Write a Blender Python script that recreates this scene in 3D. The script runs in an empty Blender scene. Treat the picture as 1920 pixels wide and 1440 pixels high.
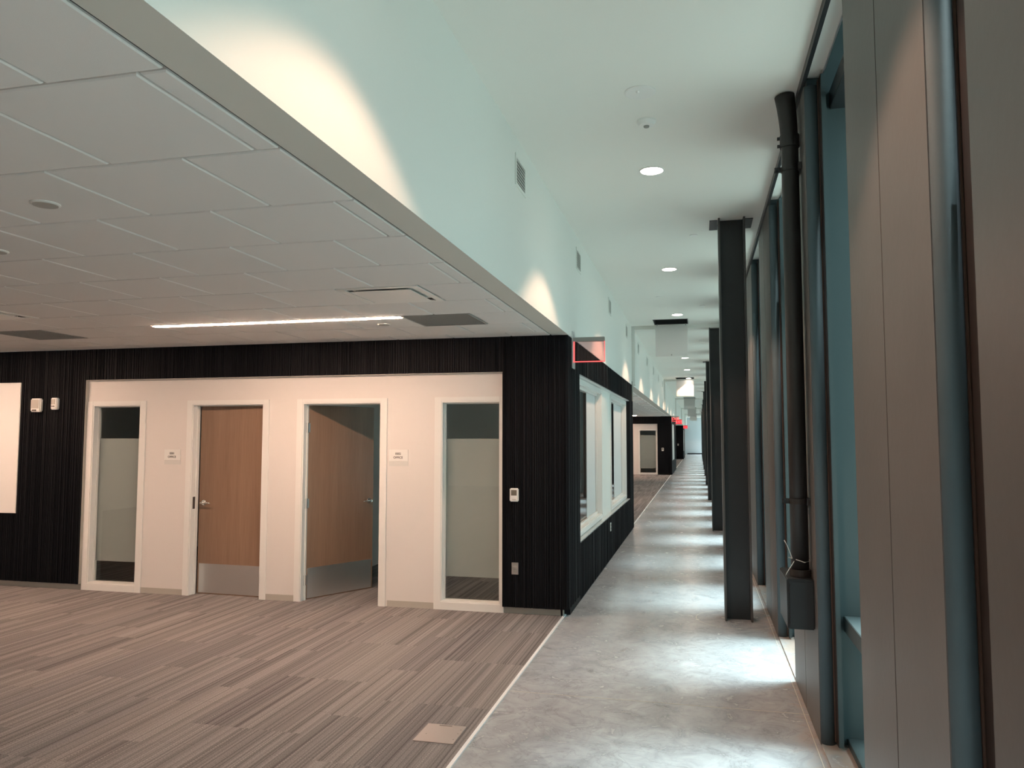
import bpy, bmesh, math, random
from mathutils import Matrix, Vector
random.seed(7)
S = bpy.context.scene
C = S.collection
PI = math.pi

# ------------------------------------------------------------------ camera
yaw, pitch, roll, fpx = 0.236540575, 0.0693368169, 0.00047207, 1452.36
fw = Vector((-math.sin(yaw)*math.cos(pitch), math.cos(yaw)*math.cos(pitch), math.sin(pitch)))
rt = Vector((math.cos(yaw), math.sin(yaw), 0)); up = rt.cross(fw)
r2 = math.cos(roll)*rt + math.sin(roll)*up
u2 = -math.sin(roll)*rt + math.cos(roll)*up
cam = bpy.data.cameras.new('camera'); co = bpy.data.objects.new('camera', cam); C.objects.link(co)
M = Matrix.Identity(4)
for i in range(3):
    M[i][0], M[i][1], M[i][2] = r2[i], u2[i], -fw[i]
M[2][3] = 1.77
co.matrix_world = M
cam.sensor_width = 36; cam.lens = 36*fpx/1920; cam.clip_start = 0.02; cam.clip_end = 300
S.camera = co

# ------------------------------------------------------------------ world, exposure
S.view_settings.view_transform = 'Standard'; S.view_settings.look = 'None'
S.view_settings.gamma = 1; S.view_settings.use_curve_mapping = False
S.view_settings.exposure = 0.98
SKY = 2.7                     # zenith radiance of the overcast sky
DOWN_W, STRIP_E = 78.0, 92.0
DAY = (0.66, 0.92, 0.96)
WARM = (1.0, 0.675, 0.50)
w = bpy.data.worlds.new('world'); S.world = w; w.use_nodes = True
nt = w.node_tree; nt.nodes.clear()
o_ = nt.nodes.new('ShaderNodeOutputWorld'); b_ = nt.nodes.new('ShaderNodeBackground')
b_.inputs[0].default_value = (*DAY, 1)
# overcast sky: zenith three times as bright as the horizon
tc_ = nt.nodes.new('ShaderNodeTexCoord'); sx_ = nt.nodes.new('ShaderNodeSeparateXYZ'); nt.links.new(tc_.outputs['Generated'], sx_.inputs[0])
mr_ = nt.nodes.new('ShaderNodeMapRange'); mr_.inputs[1].default_value = 0; mr_.inputs[2].default_value = 1
mr_.inputs[3].default_value = SKY/3; mr_.inputs[4].default_value = SKY
nt.links.new(sx_.outputs[2], mr_.inputs[0]); nt.links.new(mr_.outputs[0], b_.inputs[1])
nt.links.new(b_.outputs[0], o_.inputs[0])

# high hazy sun that falls steeply through the window slots
sl = bpy.data.lights.new('hazy_sun', 'SUN'); sl.energy = 11.0; sl.angle = math.radians(25); sl.color = (.90, .98, 1.0)
so = bpy.data.objects.new('hazy_sun', sl); C.objects.link(so); so.location = (20, 10, 30)
so.rotation_euler = Vector((-.32, -.10, -.94)).to_track_quat('-Z', 'Y').to_euler()

# layout constants
P = 2.49                       # bay period of the right wall
CH, SH = 3.97, 2.81            # high ceiling, lower ceiling
WX = -1.27                     # left corridor face
YEND = 86.0

# window openings of the right wall act as portals for the sky light (they add no light)
for k in range(-3, 12):
    l = bpy.data.lights.new('sky_portal', 'AREA'); l.shape = 'RECTANGLE'; l.size = 1.2; l.size_y = 4.2
    l.cycles.is_portal = True
    lo = bpy.data.objects.new('sky_portal', l); C.objects.link(lo)
    lo.location = (1.2, 1.7 + P*k, 2.1); lo.rotation_euler = (PI/2, 0, -PI/2+PI)
    lo.rotation_euler = Vector((-1, 0, 0)).to_track_quat('-Z', 'Z').to_euler()

# downlight positions
DLX = -0.345
DL = [2.5 + 3.85*k for k in range(-2, 22)]

# ------------------------------------------------------------------ materials
def mat(name, col, rough=0.5, metal=0.0, bump=0.0, bscale=200, var=0.0, vscale=3.0, emit=None, es=0, spec=0.5):
    m = bpy.data.materials.new(name); m.use_nodes = True
    n = m.node_tree; b = n.nodes['Principled BSDF']
    b.inputs['Base Color'].default_value = (*col, 1); b.inputs['Roughness'].default_value = rough
    b.inputs['Metallic'].default_value = metal; b.inputs['Specular IOR Level'].default_value = spec
    if emit: b.inputs['Emission Color'].default_value = (*emit, 1); b.inputs['Emission Strength'].default_value = es
    tc = n.nodes.new('ShaderNodeTexCoord')
    if var:
        t = n.nodes.new('ShaderNodeTexNoise'); t.inputs['Scale'].default_value = vscale; t.inputs['Detail'].default_value = 6
        n.links.new(tc.outputs['Object'], t.inputs['Vector'])
        mp = n.nodes.new('ShaderNodeMapRange'); mp.inputs[1].default_value = .3; mp.inputs[2].default_value = .7
        mp.inputs[3].default_value = 1-var; mp.inputs[4].default_value = 1+var
        n.links.new(t.outputs['Fac'], mp.inputs[0])
        mx = n.nodes.new('ShaderNodeMix'); mx.data_type = 'RGBA'; mx.blend_type = 'MULTIPLY'; mx.inputs[0].default_value = 1
        mx.inputs[6].default_value = (*col, 1)
        n.links.new(mp.outputs[0], mx.inputs[7]); n.links.new(mx.outputs[2], b.inputs['Base Color'])
    if bump:
        t = n.nodes.new('ShaderNodeTexNoise'); t.inputs['Scale'].default_value = bscale; t.inputs['Detail'].default_value = 3
        n.links.new(tc.outputs['Object'], t.inputs['Vector'])
        bp = n.nodes.new('ShaderNodeBump'); bp.inputs['Strength'].default_value = bump; bp.inputs['Distance'].default_value = .002
        n.links.new(t.outputs['Fac'], bp.inputs['Height']); n.links.new(bp.outputs[0], b.inputs['Normal'])
    return m

def glass_mat(name, tint, rough=0.0, frost=0.0):
    m = bpy.data.materials.new(name); m.use_nodes = True; n = m.node_tree; n.nodes.clear()
    out = n.nodes.new('ShaderNodeOutputMaterial'); tr = n.nodes.new('ShaderNodeBsdfTransparent'); gl = n.nodes.new('ShaderNodeBsdfGlossy')
    tr.inputs[0].default_value = (*tint, 1); gl.inputs['Roughness'].default_value = rough
    fr = n.nodes.new('ShaderNodeFresnel')
    # same reflectance entering and leaving the thin pane
    ge = n.nodes.new('ShaderNodeNewGeometry'); mm_ = n.nodes.new('ShaderNodeMath'); mm_.operation = 'MULTIPLY_ADD'
    mm_.inputs[1].default_value = -.8333; mm_.inputs[2].default_value = 1.5
    n.links.new(ge.outputs['Backfacing'], mm_.inputs[0]); n.links.new(mm_.outputs[0], fr.inputs[0])
    mx = n.nodes.new('ShaderNodeMixShader')
    n.links.new(fr.outputs[0], mx.inputs[0]); n.links.new(tr.outputs[0], mx.inputs[1]); n.links.new(gl.outputs[0], mx.inputs[2])
    last = mx
    if frost:
        df = n.nodes.new('ShaderNodeBsdfDiffuse'); df.inputs[0].default_value = (.66, .655, .65, 1)
        m2 = n.nodes.new('ShaderNodeMixShader'); m2.inputs[0].default_value = frost
        n.links.new(mx.outputs[0], m2.inputs[1]); n.links.new(df.outputs[0], m2.inputs[2]); last = m2
    n.links.new(last.outputs[0], out.inputs[0])
    return m

class NB:
    def __init__(s, name):
        s.m = bpy.data.materials.new(name); s.m.use_nodes = True; s.n = s.m.node_tree; s.b = s.n.nodes['Principled BSDF']
    def N(s, t, **k):
        x = s.n.nodes.new(t)
        for a, v in k.items(): setattr(x, a, v)
        return x
    def L(s, a, b): s.n.links.new(a, b)
    def val(s, op, a, b=None, c=None):
        x = s.N('ShaderNodeMath', operation=op)
        for i, v in enumerate((a, b, c)):
            if v is None: continue
            if isinstance(v, (int, float)): x.inputs[i].default_value = v
            else: s.L(v, x.inputs[i])
        return x.outputs[0]
    def ramp(s, f, pts):
        x = s.N('ShaderNodeValToRGB'); s.L(f, x.inputs[0])
        e = x.color_ramp.elements
        while len(e) < len(pts): e.new(.5)
        for i, (p, c) in enumerate(pts): e[i].position = p; e[i].color = (*c, 1) if len(c) == 3 else c
        return x.outputs[0]
    def mix(s, f, a, b, mode='MIX'):
        x = s.N('ShaderNodeMix', data_type='RGBA', blend_type=mode)
        for i, v in ((0, f), (6, a), (7, b)):
            if isinstance(v, (int, float)): x.inputs[i].default_value = v
            elif isinstance(v, tuple): x.inputs[i].default_value = (*v, 1)
            else: s.L(v, x.inputs[i])
        return x.outputs[2]
    def noise(s, vec, sc, det=4, rough=.5, dist=0):
        x = s.N('ShaderNodeTexNoise'); x.inputs['Scale'].default_value = sc; x.inputs['Detail'].default_value = det
        x.inputs['Roughness'].default_value = rough; x.inputs['Distortion'].default_value = dist
        s.L(vec, x.inputs['Vector']); return x.outputs['Fac']
    def comb(s, x, y, z=0.0):
        c = s.N('ShaderNodeCombineXYZ')
        for i, v in enumerate((x, y, z)):
            if isinstance(v, (int, float)): c.inputs[i].default_value = v
            else: s.L(v, c.inputs[i])
        return c.outputs[0]

def carpet_material():
    q = NB('striped_carpet'); g = q.N('ShaderNodeNewGeometry'); sp = q.N('ShaderNodeSeparateXYZ'); q.L(g.outputs['Position'], sp.inputs[0])
    x, y = sp.outputs[0], sp.outputs[1]
    W, Ln = .25, 1.0
    cx = q.val('DIVIDE', q.val('ADD', x, 1.345), W); col = q.val('FLOOR', cx); fx = q.val('FRACT', cx)
    wn = q.N('ShaderNodeTexWhiteNoise', noise_dimensions='1D'); q.L(col, wn.inputs['W'])
    off = q.val('MULTIPLY', q.val('ROUND', q.val('MULTIPLY', wn.outputs[0], 3.0)), .3333)
    cy = q.val('FLOOR', q.val('ADD', q.val('DIVIDE', y, Ln), off))
    idv = q.comb(col, cy)
    wn2 = q.N('ShaderNodeTexWhiteNoise', noise_dimensions='3D'); q.L(idv, wn2.inputs['Vector'])
    rid = wn2.outputs[0]
    # broad bands of yarn across each plank, their widths differing plank to plank
    s1 = q.N('ShaderNodeTexNoise', noise_dimensions='2D'); s1.inputs['Scale'].default_value = 1.0; s1.inputs['Detail'].default_value = 0
    q.L(q.comb(q.val('MULTIPLY', fx, 3.2), q.val('MULTIPLY', rid, 300)), s1.inputs['Vector'])
    s2 = q.N('ShaderNodeTexNoise', noise_dimensions='2D'); s2.inputs['Scale'].default_value = 1.0; s2.inputs['Detail'].default_value = 1
    q.L(q.comb(q.val('MULTIPLY', fx, 16), q.val('MULTIPLY', rid, 170)), s2.inputs['Vector'])
    t1 = q.ramp(s1.outputs[0], [(.40, (0, 0, 0)), (.44, (.5, .5, .5)), (.52, (.55, .55, .55)), (.56, (1, 1, 1))])
    t2 = q.ramp(s2.outputs[0], [(.36, (0, 0, 0)), (.44, (.6, .6, .6)), (.58, (.7, .7, .7)), (.66, (1, 1, 1))])
    base = q.mix(t1, (.148, .135, .133), (.265, .247, .240))
    base = q.mix(.55, base, q.mix(t2, (.118, .105, .104), (.305, .285, .275)))
    pl = q.ramp(rid, [(0, (.90, .90, .92)), (.5, (1, 1, 1)), (1, (1.07, 1.06, 1.05))])
    base = q.mix(1.0, base, pl, 'MULTIPLY')
    # loop texture
    v = q.comb(q.val('MULTIPLY', x, 260), q.val('MULTIPLY', y, 130))
    nz = q.noise(v, 1.0, 1)
    sp2 = q.ramp(nz, [(.35, (.72, .72, .72)), (.65, (1.22, 1.22, 1.22))])
    base = q.mix(1.0, base, sp2, 'MULTIPLY')
    # dotted seam yarn
    dots = q.val('GREATER_THAN', q.val('FRACT', q.val('MULTIPLY', y, 45)), .5)
    pos = q.val('ADD', .25, q.val('MULTIPLY', rid, .5))
    ln = q.val('LESS_THAN', q.val('ABSOLUTE', q.val('SUBTRACT', fx, pos)), .014)
    base = q.mix(q.val('MULTIPLY', q.val('MULTIPLY', dots, ln), .55), base, (.42, .39, .36))
    q.L(base, q.b.inputs['Base Color']); q.b.inputs['Roughness'].default_value = .95; q.b.inputs['Specular IOR Level'].default_value = .1
    bp = q.N('ShaderNodeBump'); bp.inputs['Strength'].default_value = .5; bp.inputs['Distance'].default_value = .003
    q.L(nz, bp.inputs['Height']); q.L(bp.outputs[0], q.b.inputs['Normal'])
    return q.m

def concrete_material():
    q = NB('polished_concrete'); g = q.N('ShaderNodeNewGeometry'); pos = g.outputs['Position']
    sp = q.N('ShaderNodeSeparateXYZ'); q.L(pos, sp.inputs[0])
    a = q.noise(pos, 1.1, 8, .6, .6); b = q.noise(pos, 5.5, 8, .65, .8); c = q.noise(pos, 24, 5, .6)
    base = q.ramp(a, [(.30, (.27, .28, .30)), (.5, (.385, .405, .43)), (.7, (.48, .51, .54))])
    base = q.mix(.5, base, q.ramp(b, [(.3, (.18, .185, .20)), (.5, (.385, .405, .43)), (.72, (.58, .61, .64))]))
    # thin dark trowel veins
    d = q.val('ABSOLUTE', q.val('SUBTRACT', q.noise(pos, 3.2, 7, .62, 1.4), .5))
    vein = q.ramp(d, [(0, (.72, .70, .68)), (.012, (.93, .93, .93)), (.03, (1, 1, 1))])
    base = q.mix(.7, base, q.mix(1.0, base, vein, 'MULTIPLY'))
    base = q.mix(q.ramp(c, [(.72, (0, 0, 0)), (.84, (.12, .12, .12))]), base, (.66, .66, .64))
    # rusty brown staining along the foot of the window wall
    st = q.val('ADD', sp.outputs[0], q.val('MULTIPLY', q.val('SUBTRACT', b, .5), .55))
    stf = q.ramp(st, [(.56, (0, 0, 0)), (.74, (.6, .6, .6))])
    base = q.mix(stf, base, (.33, .20, .125))
    q.L(base, q.b.inputs['Base Color'])
    q.L(q.ramp(b, [(.3, (.30, .30, .30)), (.7, (.17, .17, .17))]), q.b.inputs['Roughness'])
    q.b.inputs['Specular IOR Level'].default_value = .6
    return q.m

def wood_material():
    q = NB('maple_veneer'); tc = q.N('ShaderNodeTexCoord'); mp = q.N('ShaderNodeMapping'); q.L(tc.outputs['Object'], mp.inputs[0])
    mp.inputs['Scale'].default_value = (9, 9, .5)
    a = q.noise(mp.outputs[0], 1.0, 3, .5, .3)
    mp2 = q.N('ShaderNodeMapping'); q.L(tc.outputs['Object'], mp2.inputs[0]); mp2.inputs['Scale'].default_value = (120, 120, 3)
    b = q.noise(mp2.outputs[0], 1.0, 3)
    base = q.ramp(a, [(.3, (.225, .138, .09)), (.7, (.30, .19, .125))])
    base = q.mix(.25, base, q.ramp(b, [(.35, (.18, .11, .07)), (.65, (.33, .215, .15))]))
    q.L(base, q.b.inputs['Base Color']); q.b.inputs['Roughness'].default_value = .38
    return q.m

MT = {}
MT['carpet'] = carpet_material(); MT['concrete'] = concrete_material(); MT['wood'] = wood_material()
MT['white'] = mat('white_wall_paint', (.74, .74, .70), .55, bump=.15, bscale=350)
MT['ceil'] = mat('white_ceiling_paint', (.80, .79, .74), .8, bump=.1, bscale=300)
MT['endw'] = mat('pale_blue_end_wall', (.40, .45, .47), .6)
MT['offw'] = mat('cream_wall_paint', (.74, .70, .67), .6, bump=.15, bscale=350)
MT['trimw'] = mat('white_gloss_trim', (.80, .79, .76), .3)
MT['tile'] = mat('acoustic_tile', (.74, .72, .70), .95, bump=.3, bscale=500)
MT['grid'] = mat('ceiling_grid_white', (.92, .91, .88), .5)
MT['soffit'] = mat('soffit_paint', (.60, .59, .54), .7)
MT['dark'] = mat('shadow_gap_black', (.01, .01, .01), .9)
MT['black'] = mat('black_ribbed_panel', (.0045, .0052, .0075), .6, spec=.2)
MT['base'] = mat('grey_beige_vinyl_base', (.46, .43, .38), .55)
MT['steel'] = mat('charcoal_painted_steel', (.018, .019, .021), .36, bump=.08, bscale=60, var=.05)
MT['flange'] = mat('charcoal_flange_lit', (.065, .062, .060), .4, bump=.08, bscale=60, var=.05)  # same column paint made lighter: wall light on the flanges is in the colour
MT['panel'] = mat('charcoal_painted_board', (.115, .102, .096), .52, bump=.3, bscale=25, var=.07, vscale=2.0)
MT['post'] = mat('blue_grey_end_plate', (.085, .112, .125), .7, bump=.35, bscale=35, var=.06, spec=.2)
MT['pipe'] = mat('black_iron_pipe', (.020, .017, .016), .5, bump=.3, bscale=50)
MT['brown'] = mat('dark_bronze_frame', (.07, .038, .026), .45)
MT['bronze'] = mat('deep_bronze_cover', (.022, .013, .010), .5)
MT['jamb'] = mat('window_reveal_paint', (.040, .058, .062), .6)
MT['metal'] = mat('brushed_steel', (.62, .62, .60), .28, 1.0)
MT['kick'] = mat('stainless_kick_plate', (.78, .78, .77), .33, 1.0, bump=.1, bscale=90)
MT['chrome'] = mat('polished_chrome', (.8, .8, .8), .1, 1.0)
MT['hinge'] = mat('steel_hinge', (.45, .46, .47), .35, 1.0)
MT['signp'] = mat('sign_plate', (.66, .65, .62), .5)
MT['plastic'] = mat('white_plastic', (.78, .77, .74), .35)
MT['greyp'] = mat('grey_plastic', (.30, .29, .27), .4)
MT['grille'] = mat('grey_return_grille', (.32, .31, .29), .6)
MT['screen'] = mat('thermostat_screen', (.16, .14, .11), .25)
MT['ink'] = mat('sign_ink', (.05, .04, .035), .6)
MT['alu'] = mat('aluminium_trim', (.75, .76, .76), .3, .7)
MT['strip'] = mat('white_transition_strip', (.80, .81, .82), .35)
MT['lamp'] = mat('downlight_lens', (1, 1, 1), .5, emit=(1, .88, .76), es=14)
MT['tube'] = mat('linear_lamp_lens', (1, 1, 1), .5, emit=WARM, es=STRIP_E)
MT['board'] = mat('whiteboard_face', (.82, .80, .78), .3)
MT['boxlid'] = mat('floor_box_lid', (.50, .45, .43), .35, .5)
MT['glass'] = glass_mat('clear_glass', (.94, .965, .955))
MT['wglass'] = glass_mat('window_glass', (.90, .96, .95))
MT['film2'] = glass_mat('dense_frosted_film', (.9, .95, .93), .3, .9)
MT['film'] = glass_mat('frosted_film', (.9, .95, .93), .3, .45)
MT['red'] = mat('red_lit_edge', (.8, .1, .1), .4, emit=(1, .08, .08), es=.9)
MT['redpan'] = glass_mat('red_glow_panel', (.93, .72, .72), .05, 0)
MT['redsolid'] = mat('red_exit_face', (.8, .02, .02), .4, emit=(1, .01, .02), es=1.4)
MT['wire'] = mat('pale_wire', (.6, .6, .58), .4)
MT['line'] = mat('joint_filler', (.50, .46, .40), .6)
MT['tread'] = mat('outside_paving', (.30, .31, .29), .9)
MT['disc'] = mat('grey_ceiling_disc', (.42, .40, .37), .6)

# ------------------------------------------------------------------ mesh helpers
def text_part(name, body, size, loc, m, parent, offset=0):
    cu = bpy.data.curves.new(name, 'FONT'); cu.body = body; cu.size = size; cu.align_x = 'CENTER'; cu.align_y = 'CENTER'; cu.extrude = .0006; cu.offset = offset
    t = bpy.data.objects.new(name, cu); C.objects.link(t)
    bpy.context.view_layer.update()
    me = bpy.data.meshes.new_from_object(t.evaluated_get(bpy.context.evaluated_depsgraph_get()))
    bpy.data.objects.remove(t); me.materials.clear(); me.materials.append(MT[m])
    o = bpy.data.objects.new(name, me); C.objects.link(o); o.parent = parent; o.location = loc; o.rotation_euler = (PI/2, 0, 0)
    tag(o, kind='stuff')
    return o

class MB:
    def __init__(s): s.v = []; s.f = []; s.sm = False
    def box(s, x0, x1, y0, y1, z0, z1):
        n = len(s.v)
        s.v += [(x0, y0, z0), (x1, y0, z0), (x1, y1, z0), (x0, y1, z0), (x0, y0, z1), (x1, y0, z1), (x1, y1, z1), (x0, y1, z1)]
        s.f += [tuple(n+i for i in f) for f in ((3, 2, 1, 0), (4, 5, 6, 7), (0, 1, 5, 4), (1, 2, 6, 5), (2, 3, 7, 6), (3, 0, 4, 7))]
        return s
    def cyl(s, a, b, r, r1=None, n=20, caps=True):
        a = Vector(a); b = Vector(b); r1 = r if r1 is None else r1
        d = (b-a).normalized(); t = Vector((0, 0, 1)) if abs(d.z) < .9 else Vector((1, 0, 0))
        e1 = d.cross(t).normalized(); e2 = d.cross(e1); k = len(s.v)
        for c, rr in ((a, r), (b, r1)):
            for i in range(n):
                an = 2*PI*i/n; s.v.append(tuple(c+rr*(math.cos(an)*e1+math.sin(an)*e2)))
        for i in range(n):
            j = (i+1) % n; s.f.append((k+i, k+n+i, k+n+j, k+j))
        if caps:
            s.f.append(tuple(k+i for i in range(n))); s.f.append(tuple(k+n+i for i in reversed(range(n))))
        return s
    def tube(s, pts, rs, n=20):
        k0 = len(s.v); pts = [Vector(p) for p in pts]
        if not hasattr(rs, '__len__'): rs = [rs]*len(pts)
        for i, p in enumerate(pts):
            d = (pts[min(i+1, len(pts)-1)]-pts[max(i-1, 0)]).normalized()
            t = Vector((0, 1, 0)) if abs(d.y) < .9 else Vector((1, 0, 0))
            e1 = d.cross(t).normalized(); e2 = d.cross(e1)
            for j in range(n):
                an = 2*PI*j/n; s.v.append(tuple(p+rs[i]*(math.cos(an)*e1+math.sin(an)*e2)))
        for i in range(len(pts)-1):
            for j in range(n):
                q = (j+1) % n; s.f.append((k0+i*n+j, k0+(i+1)*n+j, k0+(i+1)*n+q, k0+i*n+q))
        s.f.append(tuple(k0+j for j in range(n))); s.f.append(tuple(k0+(len(pts)-1)*n+j for j in reversed(range(n))))
        s.sm = True
        return s
    def lathe(s, c, prof, n=28, axis='z', sign=1):
        """prof: (radius, height) pairs; height runs along sign*axis"""
        k0 = len(s.v); c = Vector(c)
        for r, h in prof:
            for j in range(n):
                an = 2*PI*j/n; ca, sa = r*math.cos(an), r*math.sin(an)
                if axis == 'z': p = c+Vector((ca, sa, sign*h))
                elif axis == 'y': p = c+Vector((ca, sign*h, sa))
                else: p = c+Vector((sign*h, ca, sa))
                s.v.append(tuple(p))
        for i in range(len(prof)-1):
            for j in range(n):
                q = (j+1) % n; s.f.append((k0+i*n+j, k0+i*n+q, k0+(i+1)*n+q, k0+(i+1)*n+j))
        s.f.append(tuple(k0+j for j in reversed(range(n)))); s.f.append(tuple(k0+(len(prof)-1)*n+j for j in range(n)))
        return s
    def build(s, name, m, parent=None, bevel=0, smooth=None, rot=None):
        me = bpy.data.meshes.new(name)
        org = Vector((0, 0, 0))
        if parent is not None:
            pp = parent
            while pp is not None: org += pp.location; pp = pp.parent
            vs = [tuple(Vector(v)-org) for v in s.v]; loc = None
        else:
            xs = [v[0] for v in s.v]; ys = [v[1] for v in s.v]; zs = [v[2] for v in s.v]
            loc = Vector(((min(xs)+max(xs))/2, (min(ys)+max(ys))/2, min(zs)))
            vs = [tuple(Vector(v)-loc) for v in s.v]
        me.from_pydata(vs, [], s.f); me.materials.append(MT[m] if isinstance(m, str) else m)
        bm = bmesh.new(); bm.from_mesh(me); bmesh.ops.recalc_face_normals(bm, faces=bm.faces)
        if bevel:
            bmesh.ops.bevel(bm, geom=[e for e in bm.edges if len(e.link_faces) == 2 and e.calc_face_angle(0) > 1], offset=bevel, segments=2, affect='EDGES')
        bm.to_mesh(me); bm.free()
        if smooth or (smooth is None and s.sm):
            me.polygons.foreach_set('use_smooth', [len(p.vertices) <= 4 for p in me.polygons])
        o = bpy.data.objects.new(name, me); C.objects.link(o)
        if parent is not None: o.parent = parent
        else: o.location = loc
        return o

def B(*a): return MB().box(*a)
def tag(o, label=None, cat=None, group=None, kind=None):
    if label: o['label'] = label
    if cat: o['category'] = cat
    if group: o['group'] = group
    if kind: o['kind'] = kind
    return o
def thing(name, loc, label, cat, group=None, kind=None, parent=None):
    o = bpy.data.objects.new(name, None); C.objects.link(o); o.location = loc; o.empty_display_size = .1
    return tag(o, label, cat, group, kind)
def copy_tree(o, parent=None):
    c = o.copy(); C.objects.link(c); c.parent = parent
    for ch in list(o.children): copy_tree(ch, c)
    return c
ORD = ['nearest', 'second', 'third', 'fourth', 'fifth', 'sixth', 'seventh', 'eighth', 'ninth', 'tenth', 'eleventh', 'twelfth', 'thirteenth',
       'fourteenth', 'fifteenth', 'sixteenth', 'seventeenth', 'eighteenth', 'nineteenth', 'twentieth', 'twenty-first', 'twenty-second']

# ------------------------------------------------------------------ floor
fl = B(-14, .80, -12, YEND, -.10, 0).build('floor', 'concrete')
tag(fl, 'polished grey concrete corridor floor with brown stains along the dark wall', 'floor', kind='structure')
XC = -1.345; CZ = .006
# individual carpet planks where the photograph shows them, plain carpet of the same yarn elsewhere
def carpet(x0, x1, y0, y1):
    return B(x0, x1, y0, y1, 0, CZ).build('carpet', 'carpet', fl)
ncol = 28
plank_me = None
import struct as _st
for i in range(ncol):
    x1 = XC-.25*i; x0 = x1-.25
    off = random.choice((0, .3333, .6667))
    y = .7-off
    while y < 7.73:
        a, b = max(y, .7), min(y+1.0, 7.73)
        if b-a > .02:
            g = .0007
            o = MB()
            o.v = [(x0, a, 0), (x1, a, 0), (x1, b, 0), (x0, b, 0), (x0+g, a+g, CZ), (x1-g, a+g, CZ), (x1-g, b-g, CZ), (x0+g, b-g, CZ)]
            o.f = [(4, 5, 6, 7), (0, 1, 5, 4), (1, 2, 6, 5), (2, 3, 7, 6), (3, 0, 4, 7)]
            o.build('carpet_plank', 'carpet', fl)
        y += 1.0
carpet(-14, XC-.25*ncol, -8, 7.73)
carpet(XC-.25*ncol, XC, -8, .7)
carpet(-8.6, XC-.1, 7.73, 15.5)          # inside the offices
carpet(-14, XC, 15.5, 38.0)
carpet(-8, XC-.1, 38.0, 45.0)
carpet(-14, XC, 45.0, 66.0)
carpet(-8, XC, 66.0, YEND)
B(XC, XC+.022, -8, YEND, 0, .009).build('transition_strip', 'strip', fl)
B(XC+.022, .655, 5.405, 5.410, 0, .0008).build('joint_line', 'line', fl)
B(XC+.022, .655, 12.9, 12.905, 0, .0008).build('joint_line', 'line', fl)
B(.625, .629, -4, 40, 0, .0008).build('joint_line', 'line', fl)
def ring(cx, cy, r, wdt=.005, n=48):
    m = MB(); k = 0
    for i in range(n):
        a = 2*PI*i/n
        for rr in (r, r+wdt): m.v.append((cx+rr*math.cos(a), cy+rr*math.sin(a), .0009))
    for i in range(n):
        j = (i+1) % n; m.f.append((2*i, 2*i+1, 2*j+1, 2*j))
    return m
for k in range(1, 4): ring(.345, 8.02+7.47*(k-1), .40).build('joint_ring', 'line', fl)

# ------------------------------------------------------------------ high corridor ceiling with hatch openings
HATCH = [(15.2, .62), (29.55, .64), (44.0, .62), (58.5, .62), (73.0, .62)]
ce = MB(); y = -12
for hy, hs in HATCH:
    ce.box(WX, .76, y, hy-hs, CH, CH+.02)
    ce.box(WX, -.80, hy-hs, hy, CH, CH+.02); ce.box(-.80+hs, .76, hy-hs, hy, CH, CH+.02); y = hy
ce.box(WX, .76, y, YEND, CH, CH+.02)
ceo = ce.build('ceiling', 'ceil')
tag(ceo, 'high smooth white corridor ceiling with round downlights', 'ceiling', kind='structure')
B(-14, 1.3, -12, YEND, 4.45, 4.5).build('roof_deck', 'dark', ceo)
# shallow frame ribs that cross ceiling and upper wall at each hatch
for hy, hs in HATCH:
    B(WX+.06, .66, hy+.14, hy+.42, CH-.07, CH).build('ceiling_rib', 'ceil', ceo)
    B(WX, WX+.06, hy+.14, hy+.42, SH, CH).build('wall_rib', 'white', ceo)

# upper left wall and lower ceiling
wl = B(WX-.10, WX, -12, YEND, SH, CH+.1).build('wall_left', 'white')
tag(wl, 'long white upper wall washed by warm downlights above the black cladding', 'wall', kind='structure')
B(WX+.0006, WX+.0016, -8, 7.70, SH-.0015, SH+.05).build('corner_bead', 'white', wl)
B(WX+.0006, WX+.0016, 15.54, 37.96, SH-.0025, SH+.05).build('corner_bead', 'white', wl)
cl = MB().box(-14, WX-.10, -8, 7.72, SH+.016, SH+.03).build('ceiling', 'grid')
tag(cl, 'lower suspended ceiling of square off-white acoustic tiles', 'ceiling', kind='structure')
B(-1.437, WX+.0003, -8, 7.70, SH-.001, SH+.02).build('soffit_border', 'soffit', cl)
B(-1.450, -1.437, -8, 7.72, SH+.006, SH+.018).build('shadow_gap', 'dark', cl)
T = .62
def tile_mb(x0, x1, y0, y1):
    g, b = .006, .005; z0, z1 = SH, SH+.014
    m = MB()
    m.v = [(x0+g+b, y0+g+b, z0), (x1-g-b, y0+g+b, z0), (x1-g-b, y1-g-b, z0), (x0+g+b, y1-g-b, z0),
           (x0+g, y0+g, z0+b), (x1-g, y0+g, z0+b), (x1-g, y1-g, z0+b), (x0+g, y1-g, z0+b),
           (x0+g, y0+g, z1+.003), (x1-g, y0+g, z1+.003), (x1-g, y1-g, z1+.003), (x0+g, y1-g, z1+.003)]
    m.f = [(3, 2, 1, 0)] + [(i, (i+1) % 4, 4+(i+1) % 4, 4+i) for i in range(4)] + [(4+i, 4+(i+1) % 4, 8+(i+1) % 4, 8+i) for i in range(4)]
    return m
full_me = None
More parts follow.
